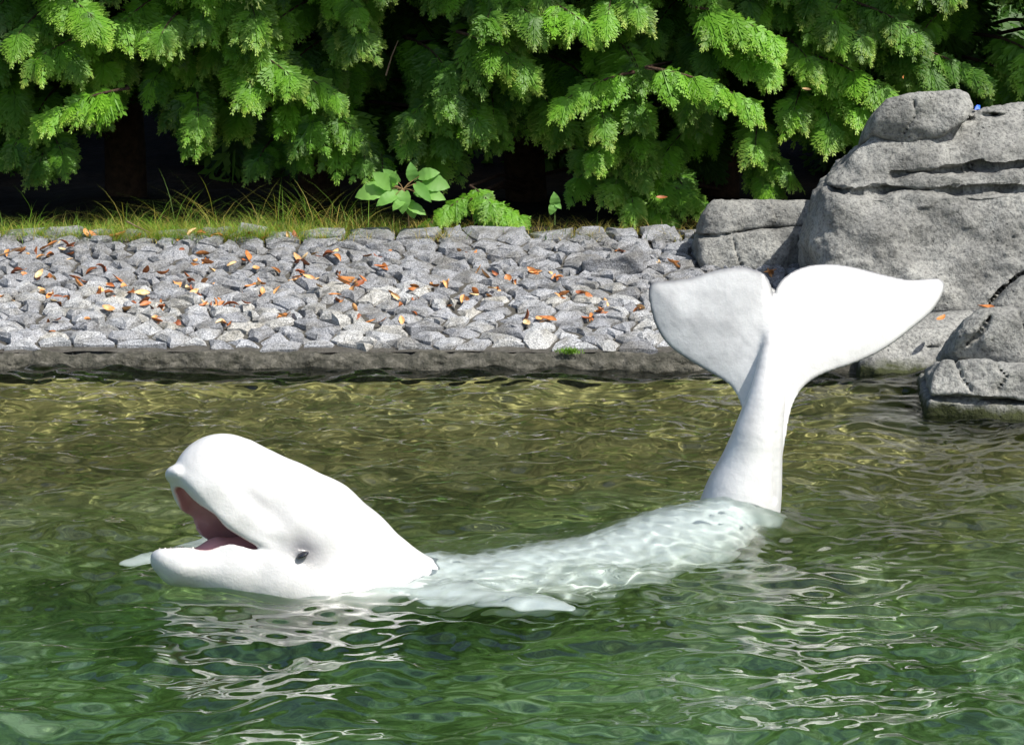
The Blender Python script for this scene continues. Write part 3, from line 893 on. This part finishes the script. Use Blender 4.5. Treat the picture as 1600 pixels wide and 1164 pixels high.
lead = [  # tip px, py, sideways direction, length, size, hue, tip brightness, pull towards the viewer
 (150, 30, .5, .5, .20, .8, 1.0, .25), (25, 55, -.3, .5, .20, .5, .8, .1), (60, 185, -.95, .6, .17, .8, 1.0, .3), (50, 95, -.6, .5, .18, .7, .9, .15), (120, 95, .5, .45, .17, .6, .8, .1),
 (250, 55, -.2, .4, .18, .6, .9, .2), (240, 60, .4, .5, .18, .5, .7, .1), (395, 140, .2, .5, .19, .7, 1., .2), (460, 120, .6, .6, .19, .7, .95, .2), (400, 30, .2, .5, .2, .5, .8, .1), (310, 185, .1, .5, .19, .5, .7, .1), (305, 215, .1, .4, .16, .5, .7, .1),
 (530, 150, .7, .6, .18, .5, .6, .1), (560, 205, .6, .6, .18, .4, .5, 0), (640, 215, -.2, .5, .18, .3, .3, 0), (700, 150, .2, .5, .2, .4, .4, .1), (750, 190, .3, .5, .2, .4, .5, .1), (640, 180, -.5, .5, .18, .3, .4, 0),
 (825, 105, .6, .6, .19, .5, .8, .2), (760, 30, -.2, .6, .2, .4, .5, .1), (840, 30, .5, .5, .2, .5, .6, .1), (920, 40, .5, .4, .17, .9, 1., .3), (950, 25, -.1, .4, .17, .8, 1., .3), (1000, 15, .3, .4, .17, .8, 1., .3),
 (880, 155, -.8, .5, .17, .8, 1., .3), (945, 195, .1, .4, .17, .7, 1., .3), (1000, 110, .2, .6, .2, .4, .4, 0), (1000, 165, .4, .5, .19, .5, .6, .1), (1185, 165, .95, .75, .17, .9, 1., .45), (1080, 150, .1, .5, .2, .4, .5, .05),
 (1215, 60, .8, .6, .19, .8, 1., .25), (1205, 100, .6, .5, .18, .8, 1., .2), (1130, 40, .3, .5, .2, .6, .7, .1), (1270, 100, .3, .5, .19, .6, .9, .1), (1310, 40, .3, .5, .2, .5, .6, 0), (1350, 60, .5, .5, .19, .5, .7, .1), (1440, 55, .6, .6, .19, .4, .7, .1),
 (1385, 140, .7, .7, .2, .7, .9, .2), (1300, 200, .1, .6, .19, .7, .85, .2), (1240, 175, -.2, .5, .19, .6, .8, .1), (1350, 170, .4, .5, .18, .7, .85, .2), (1540, 120, .9, .7, .18, .2, .4, 0), (1460, 110, .6, .6, .2, .3, .5, 0),
 (1205, 290, .1, .6, .17, .6, .8, .1), (1235, 270, .5, .5, .16, .5, .7, .1), (1180, 230, -.1, .5, .17, .6, .8, .1), (930, 240, -.5, .45, .16, .8, 1., .2), (1000, 265, .5, .5, .17, .5, .7, .1), (960, 290, -.2, .5, .17, .5, .7, .1),
 (990, 320, .1, .5, .17, .6, .9, .2), (1050, 345, .5, .5, .17, .7, .9, .25), (1105, 320, .7, .5, .17, .6, .8, .2), (1075, 300, .3, .5, .18, .5, .6, .1), (900, 280, -.5, .5, .17, .4, .5, 0), (1000, 215, .1, .5, .18, .4, .5, 0),
 (815, 340, .85, .35, .14, .9, 1., .55), (770, 320, .4, .3, .13, .8, 1., .55), (690, 330, -.6, .3, .13, .8, .9, .5), (700, 360, .1, .25, .12, .4, .4, .45), (660, 365, -.3, .25, .12, .3, .3, .45),
 (60, 255, -.1, .5, .18, .3, .4, 0), (100, 245, .3, .5, .17, .3, .3, 0), (20, 230, -.2, .5, .18, .3, .3, 0), (570, 250, .1, .5, .17, .3, .3, 0), (600, 275, .1, .4, .15, .3, .3, .1), (470, 240, .2, .5, .16, .2, .2, -.1), (400, 255, -.2, .4, .15, .15, .2, -.1),
 (1090, 170, .1, .5, .2, .3, .3, -.1)]
for px, py, dx, L, size, hue, tk, pull in lead:
    z = P(px, py, 19.3).z
    Yt = face_Y(z) - pull * .6
    tip = np.array(P(px, py, Yt))
    branch(nearest(tip[0]), tip, (dx, -(1.05 - abs(dx)), -.12), L * .8, size, hue, min(1.1, tk), droop=.22)
for i in range(620):        # the rest of the face
    px, py = rng.uniform(-330, 1930), rng.uniform(-520, 250)
    if in_gap(px, py): continue
    z = P(px, py, 19.3).z
    tip = np.array(P(px, py, face_Y(z) + rng.uniform(.0, .45)))
    branch(nearest(tip[0]), tip, (rng.uniform(-.7, .7), -1, -.1), rng.uniform(.45, .75), rng.uniform(.17, .24), rng.uniform(.1, .8), rng.uniform(.1, .8), coarse=(py < -40 or px < -60 or px > 1660))
for i in range(420):        # deeper, shade put into a darker foliage colour
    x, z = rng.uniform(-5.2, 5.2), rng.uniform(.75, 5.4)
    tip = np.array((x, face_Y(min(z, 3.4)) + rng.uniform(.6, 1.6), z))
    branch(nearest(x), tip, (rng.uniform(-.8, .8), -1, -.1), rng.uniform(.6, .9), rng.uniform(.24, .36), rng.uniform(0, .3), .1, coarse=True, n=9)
for i in range(230):        # upper crown, above the picture
    x, z = rng.uniform(-5.2, 5.2), rng.uniform(2.3, 5.8)
    tip = np.array((x, face_Y(min(z, 3.2)) + max(0, z - 3.2) * .45 + rng.uniform(-.1, .4), z))
    branch(nearest(x), tip, (rng.uniform(-.8, .8), -1, -.1), rng.uniform(.6, .9), rng.uniform(.30, .42), rng.uniform(.1, .5), .4, coarse=True, n=9)
def tube(path, r0, r1, k=6):
    V, Fc = [], []
    n = len(path)
    for i, p in enumerate(path):
        t = Vector(path[min(i + 1, n - 1)]) - Vector(path[max(i - 1, 0)]); t.normalize()
        a = t.cross(Vector((0.31, .2, .93))).normalized(); b = t.cross(a)
        r = r0 + (r1 - r0) * i / (n - 1)
        for j in range(k):
            th = 2 * math.pi * j / k; V.append(tuple(Vector(p) + a * r * math.cos(th) + b * r * math.sin(th)))
    for i in range(n - 1):
        for j in range(k): Fc.append([i * k + j, i * k + (j + 1) % k, (i + 1) * k + (j + 1) % k, (i + 1) * k + j])
    return V, Fc
tl = ['cedar tree whose sprays fill the far left end of the hedge, beyond the picture edge', 'cedar tree at the left end of the hedge over the longest grass', 'cedar tree over the dark hollow left of the broad-leaved seedling',
      'cedar tree directly behind the broad-leaved seedling', 'cedar tree with one long bright arching branch, left of the squarish boulder', 'cedar tree behind the perched boulder at the right of the hedge', 'cedar tree beyond the right picture edge behind the largest boulder']
tot = 0
for i, (x, cr) in enumerate(zip(tree_x, crowns)):
    t = empty('cedar_tree', (x, 21.0, ZB1)); tag(t, tl[i], 'tree', 'cedar trees forming the hedge behind the bank')
    V = np.concatenate([v.reshape(-1, 3) for v in cr.V]); A = np.concatenate([v.ravel() for v in cr.T]); B = np.concatenate([v.ravel() for v in cr.Hh])
    tot += len(V) // 3
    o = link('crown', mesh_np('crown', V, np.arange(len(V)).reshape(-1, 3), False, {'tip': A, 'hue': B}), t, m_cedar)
    TV, TF = tube([(x + .05 * math.sin(z * 1.3 + i), 21.0 + .04 * math.cos(z * 2), z) for z in np.linspace(ZB1 - .1, 5.6, 14)], .13, .03, 10)
    link('trunk', mesh_np('trunk', TV, TF), t, m_bark)
    BV, BF = [], []
    for pth in cr.branches:
        st = np.array((x, 21.0, pth[0][2] - .15))
        v, f = tube([st, (st + pth[0]) / 2 + (0, 0, .05)] + [q_ - np.array((0, -.01, .012)) for q_ in pth], .012, .0012, 5)
        b = len(BV); BV += v; BF += [[k + b for k in q_] for q_ in f]
    o = link('branches', mesh_np('branches', BV, BF), t, m_bark); tag(o, kind='stuff')
print('cedar tris', tot)
# second row, coarse, foliage coloured darker to deepen the hedge's shade
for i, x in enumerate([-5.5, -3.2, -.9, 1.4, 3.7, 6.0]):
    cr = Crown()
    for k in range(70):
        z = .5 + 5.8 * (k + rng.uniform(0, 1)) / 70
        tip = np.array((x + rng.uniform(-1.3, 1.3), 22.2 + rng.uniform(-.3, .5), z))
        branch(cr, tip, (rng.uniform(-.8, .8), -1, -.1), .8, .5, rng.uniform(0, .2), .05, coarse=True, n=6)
    t = empty('cedar_tree', (x, 23.3, 1.9)); tag(t, 'dark shaded cedar tree of the second row, ' + ['beyond the left picture edge', 'behind the far left sprays', 'behind the twig in the dark gap', 'behind the long arching branch', 'behind the largest boulder', 'beyond the right picture edge'][i], 'tree', 'cedar trees in the dark second row')
    V = np.concatenate([v.reshape(-1, 3) for v in cr.V]); A = np.concatenate([v.ravel() for v in cr.T]); B = np.concatenate([v.ravel() for v in cr.Hh])
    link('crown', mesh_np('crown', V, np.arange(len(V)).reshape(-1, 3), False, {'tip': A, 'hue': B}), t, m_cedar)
    TV, TF = tube([(x, 23.3, z) for z in np.linspace(.9, 6, 10)], .16, .05, 10)
    link('trunk', mesh_np('trunk', TV, TF), t, m_bark)

# ------------------------------------------------------------------ grass
GV, GF, GT, GH = [], [], [], []
def blade(p, h, lean, az, w, hue, tip):
    b = len(GV)
    ca, sa = math.cos(az), math.sin(az)
    for i in range(5):
        t = i / 4
        q = (p[0] + ca * lean * h * t ** 1.8, p[1] + sa * lean * h * t ** 1.8, p[2] + h * (t - .35 * lean * t * t))
        ww = w * (1 - t) ** .7
        for s in (-1, 1):
            GV.append((q[0] - sa * ww * s, q[1] + ca * ww * s, q[2])); GT.append(tip * (1 - abs(t - .2)) if tip else 0); GH.append(hue)
    for i in range(4): GF.append([b + 2 * i, b + 2 * i + 1, b + 2 * i + 3, b + 2 * i + 2])
tufts = []
for k in range(330):
    x = rng.uniform(-3.4, -.45); y = rng.uniform(YB1 - .05, YB1 + 1.0)
    if math.sin(x * 3.1) + math.sin(x * 7.7 + 1) + rng.normal(0, .6) > -.4: tufts.append((x, y, rng.uniform(.05, .15), rng.uniform(.05, .7), 20))
for px in (60, 200, 250, 290, 340, 400, 440, 500, 480, 460, 530, 560):
    p = P(px, 335, YB1 + .35); tufts.append((p.x, p.y, rng.uniform(.25, .38), .6, 34))
for k in range(420): tufts.append((rng.normal(-1.75, .55) if k % 3 else rng.uniform(-3.3, -.9), YB1 + rng.uniform(-.03, .32), rng.uniform(.06, .16), rng.uniform(.5, 1.2), 24))
for k in range(120): tufts.append((rng.uniform(-.5, 1.1), rng.uniform(YB1 - .05, YB1 + .7), rng.uniform(.06, .14), .1, 16))
for x, y, h, hue, n in tufts:
    for j in range(n):
        dry = rng.random() < (.42 if hue > .3 else .75)
        blade((x + rng.normal(0, .035), y + rng.normal(0, .035), ZB1 - .02), h * rng.uniform(.45, 1.25), rng.uniform(.5, 2.2), rng.uniform(0, 6.28), rng.uniform(.0009, .0020), float(np.clip(hue + rng.normal(0, .25), 0, 1)), 1.0 if dry else 0)
o = link('grass', mesh_np('grass', np.array(GV), np.array(GF), True, {'tip': GT, 'hue': GH}), None, m_grass); tag(o, kind='stuff')

# ------------------------------------------------------------------ broad-leaved seedling
def leaf_mesh(L, wd, lobes=True, n=11, fold=.25):
    V, Fc = [], []
    for i in range(n + 1):
        t = i / n
        w = wd * (math.sin(math.pi * min(t * .92 + .08, 1)) ** .75) * (1 - .25 * t) + (0.05 * wd * (i % 2) if lobes else 0)
        if i == n: w = 0.0005
        z = .10 * L * math.sin(math.pi * t) - .12 * L * t * t
        for s, ww in ((-1, w), (-.5, w * .5), (0, 0), (.5, w * .5), (1, w)):
            V.append((ww * (1 if s > 0 else -1), t * L - (0.08 * abs(s) * L * (1 - t)), z + fold * ww * .6 + .003 * math.sin(i * 2.1) * abs(s)))
    for i in range(n):
        for j in range(4): Fc.append([i * 5 + j, i * 5 + j + 1, (i + 1) * 5 + j + 1, (i + 1) * 5 + j])
    return np.array(V), Fc
def place_leaf(name, base, tip, nrm, wd, parent, mat, lobes=True, hue=.5):
    base, tip = np.array(base), np.array(tip)
    ax = tip - base; L = np.linalg.norm(ax); ax /= L
    x = np.cross(ax, nrm); x /= np.linalg.norm(x); n = np.cross(x, ax)
    V, Fc = leaf_mesh(L, wd * L, lobes)
    V = V @ np.stack([x, ax, n], 0) + base
    return link(name, mesh_np(name, V, Fc, True, {'hue': np.full(len(V), hue), 'tip': np.zeros(len(V))}), parent, mat)
YP = YB1 + .12
pl = empty('seedling', P(640, 362, YP)); tag(pl, 'bright green broad-leaved seedling growing in front of the dark hedge', 'plant')
stem_top = {}
lv = [((612, 292), (580, 268), .42), ((612, 290), (618, 266), .36), ((600, 296), (549, 308), .40), ((612, 296), (568, 290), .3), ((622, 298), (604, 318), .36), ((632, 300), (628, 338), .42), ((648, 300), (676, 308), .38), ((640, 315), (648, 345), .45),
      ((645, 282), (641, 251), .42), ((660, 284), (708, 292), .44), ((655, 276), (690, 268), .40), ((650, 288), (676, 318), .30), ((630, 310), (612, 330), .4), ((660, 300), (700, 312), .36), ((622, 285), (596, 262), .34), ((640, 322), (668, 336), .36), ((618, 305), (585, 322), .36)]
PV, PF = [], []
root = np.array(P(640, 368, YP + .02)); node = np.array(P(630, 296, YP))
for path, r0 in (([root, (root + node) / 2 + (.01, 0, 0), node], .004),):
    v, f = tube(path, r0, .003, 5); PV += v; PF += f
for i, ((bx, by), (tx, ty), w) in enumerate(lv):
    dy = rng.uniform(-.05, .05)
    b_, t_ = np.array(P(bx, by, YP + dy * .3)), np.array(P(tx, ty, YP + dy - .03))
    t_ = b_ + (t_ - b_) * .9
    place_leaf('leaf', b_, t_, np.array((rng.uniform(-.3, .3), -.95, .45)), w * .86, pl, m_broad, True, rng.uniform(.1, .9))
    v, f = tube([node, (node + b_) / 2 + (0, 0, .006), b_], .002, .0015, 4); k = len(PV); PV += v; PF += [[q_ + k for q_ in a] for a in f]
link('stem', mesh_np('stem', PV, PF), pl, simple('seedling_stem', (.25, .16, .07)))
p2 = empty('seedling', P(867, 350, YP + .1)); tag(p2, 'tiny two-leaved green seedling in the brown litter under the hedge', 'plant')
for (b, t_, w) in (((867, 322), (866, 301), .42), ((866, 318), (860, 336), .4), ((868, 318), (877, 326), .4)):
    place_leaf('leaf', P(*b, YP + .1), P(*t_, YP + .08), np.array((.1, -.9, .4)), w, p2, m_broad, False, .3)
v, f = tube([P(867, 352, YP + .1), P(867, 320, YP + .1)], .002, .0015, 5); link('stem', mesh_np('stem', v, f), p2, simple('sprout_stem', (.12, .2, .05)))

# ------------------------------------------------------------------ fallen leaves
def dry_mesh(seed):
    r = random.Random(seed); n, m = 6, 3
    L, w = r.uniform(.045, .085), r.uniform(.009, .015)
    curl, roll, tw = r.uniform(-1.6, 2.4), r.uniform(.5, 2.2), r.uniform(-.8, .8)
    V, Fc = [], []
    for i in range(n + 1):
        t = i / n; a = curl * (t - .5)
        y = L * math.sin(a) / (curl if abs(curl) > .1 else .1) ; z0_ = L * (1 - math.cos(a)) / (curl if abs(curl) > .1 else .1)
        ww = w * math.sin(math.pi * (t * .94 + .03)) ** .8
        for j in range(m + 1):
            s = j / m * 2 - 1; b = roll * s + tw * (t - .5)
            V.append((ww * math.sin(b) / roll * 1.3, y, z0_ + ww * (1 - math.cos(b)) / roll * 1.3 + .004))
    for i in range(n):
        for j in range(m): Fc.append([i * (m + 1) + j, i * (m + 1) + j + 1, (i + 1) * (m + 1) + j + 1, (i + 1) * (m + 1) + j])
    me = mesh_np('fallen_leaf', V, Fc, True); me.materials.append(m_dry); return me
DRY = [dry_mesh(i) for i in range(14)]
def dry(p, n, label, cat='leaf', group=None, sc=1.0, rot=None):
    o = bpy.data.objects.new('fallen_leaf', random.choice(DRY)); COL.objects.link(o)
    o.location = p
    q = Vector(n).to_track_quat('Z', 'Y') @ Matrix.Rotation(random.uniform(0, 6.28), 3, 'Z').to_quaternion()
    if rot: q = q @ Matrix.Rotation(rot, 3, 'X').to_quaternion()
    o.rotation_mode = 'QUATERNION'; o.rotation_quaternion = q; o.scale = (sc, sc, sc)
    tag(o, label, cat, group); return o
cl = [(95, 395, 9, 30), (45, 430, 4, 30), (75, 440, 5, 15), (140, 375, 3, 30), (150, 420, 4, 30), (230, 480, 10, 25), (250, 500, 8, 16), (215, 465, 4, 14), (90, 465, 8, 25), (60, 460, 5, 20), (130, 445, 5, 25), (185, 445, 4, 15), (350, 515, 4, 18), (335, 420, 7, 20), (300, 400, 2, 20), (390, 405, 4, 20),
      (410, 455, 9, 28), (440, 495, 5, 15), (310, 455, 6, 30), (320, 480, 5, 10), (500, 400, 5, 20), (545, 445, 9, 20), (560, 455, 6, 12), (480, 440, 5, 20), (520, 465, 4, 20), (590, 400, 3, 16), (605, 430, 3, 16), (655, 450, 4, 12), (690, 450, 4, 14), (750, 463, 7, 18), (775, 455, 4, 10), (800, 440, 4, 10), (735, 400, 3, 14),
      (840, 430, 4, 12), (870, 435, 4, 12), (840, 505, 5, 14), (850, 510, 3, 6), (925, 470, 6, 16), (935, 490, 5, 12), (920, 500, 3, 12), (885, 468, 3, 8), (1000, 485, 4, 12), (1010, 455, 3, 10), (1040, 415, 3, 10), (970, 400, 2, 10), (30, 400, 4, 20), (10, 470, 3, 15), (540, 382, 2, 10), (330, 365, 5, 30), (200, 350, 3, 20), (450, 368, 4, 30), (1180, 440, 2, 8), (1205, 433, 3, 5), (650, 500, 2, 15), (700, 480, 2, 20), (60, 400, 6, 30), (160, 460, 6, 30), (270, 440, 5, 30), (370, 480, 5, 30), (470, 420, 5, 30), (620, 470, 5, 30), (560, 500, 4, 30), (430, 430, 5, 30), (100, 500, 5, 40), (760, 430, 5, 30)]
for px, py, n, s in cl:
    for k in range(n):
        a, b = px + rng.normal(0, s * .7), py + rng.normal(0, s * .22)
        p0 = bank_pt(a, min(max(b, 372), 536))
        p, nr = drop(p0, .006)
        dry(p, nr + Vector((random.gauss(0, .35), random.gauss(0, .35), 0)), 'curled orange-brown dry leaf fallen on the grey cobbled bank', group='dry leaves fallen on the cobbled bank', sc=random.uniform(.85, 1.45), rot=random.choice([0, 0, math.pi]))
dry(P(1470, 500, 16.62), (0, -.3, 1), 'orange dry leaf on the low rock ledge, right beside the fluke tip', sc=1.3)
dry(P(1541, 482, 16.9), (0, -.2, 1), 'pale orange dry leaf in the gap under the largest boulder', sc=1.2)
dry(P(1260, 142, 18.7), (0, -.6, .8), 'cream dry leaf caught in the cedar sprays left of the perched boulder', sc=.9)
dry(P(1034, 310, 18.9), (0, -.6, .8), 'brown dry leaf caught in the low cedar sprays left of the squarish boulder', sc=.9)
dry(P(1410, 121, 18.6), (.6, -.6, .2), 'red-orange curled dry leaf hanging above the perched boulder', sc=.9)
# twigs, blue scrap, moss
for pts3, lab in (([bank_pt(-10, 403, .05), bank_pt(20, 392, .06), bank_pt(38, 386, .07)], 'grey-brown twig lying on the stones at the left picture edge'),
                  ([bank_pt(198, 346, .10), bank_pt(215, 355, .06), bank_pt(235, 364, .03)], 'thin pale twig leaning out of the grass onto the stones'),
                  ([P(603, 118, 19.3), P(612, 88, 19.25), P(622, 64, 19.2)], 'bare pale twig standing in the dark gap of the hedge'),
                  ([P(1065, 382, YB1 - .1), P(1090, 386, YB1 - .15)], 'short reddish twig on the stones beside the squarish boulder')):
    v, f = tube(pts3, .005, .002, 6); c = np.array(pts3[0]); o = link('twig', mesh_np('twig', np.array(v) - c, f), None, m_twig); o.location = c; tag(o, lab, 'twig')
sp3 = P(1527, 172, 17.98)
v = [(-.014, 0, 0), (.016, .01, .002), (.018, .03, .02), (-.01, .03, .014), (0, .015, .024)]
o = link('plastic_scrap', mesh_np('plastic_scrap', v, [[0, 1, 4], [1, 2, 4], [2, 3, 4], [3, 0, 4], [0, 3, 2, 1]], False), None, simple('blue_plastic', (.03, .12, .65), .3)); o.location = sp3
tag(o, 'small bright blue plastic scrap lying beside the perched boulder', 'scrap')
MV, MF, MT, MH = GV, GF, GT, GH
GV, GF, GT, GH = [], [], [], []
mc = P(890, 549, YK + .05)
for k in range(260): blade((mc.x + rng.normal(0, .028), mc.y + rng.uniform(-.03, .02), mc.z + rng.uniform(-.012, .006)), rng.uniform(.012, .03), rng.uniform(.2, 1.2), rng.uniform(0, 6.28), .0022, .7, 0)
o = link('moss_tuft', mesh_np('moss_tuft', np.array(GV) - np.array(mc), np.array(GF), True, {'tip': GT, 'hue': GH}), None, m_grass); o.location = mc
tag(o, 'small green moss tuft growing on the concrete kerb', 'moss')
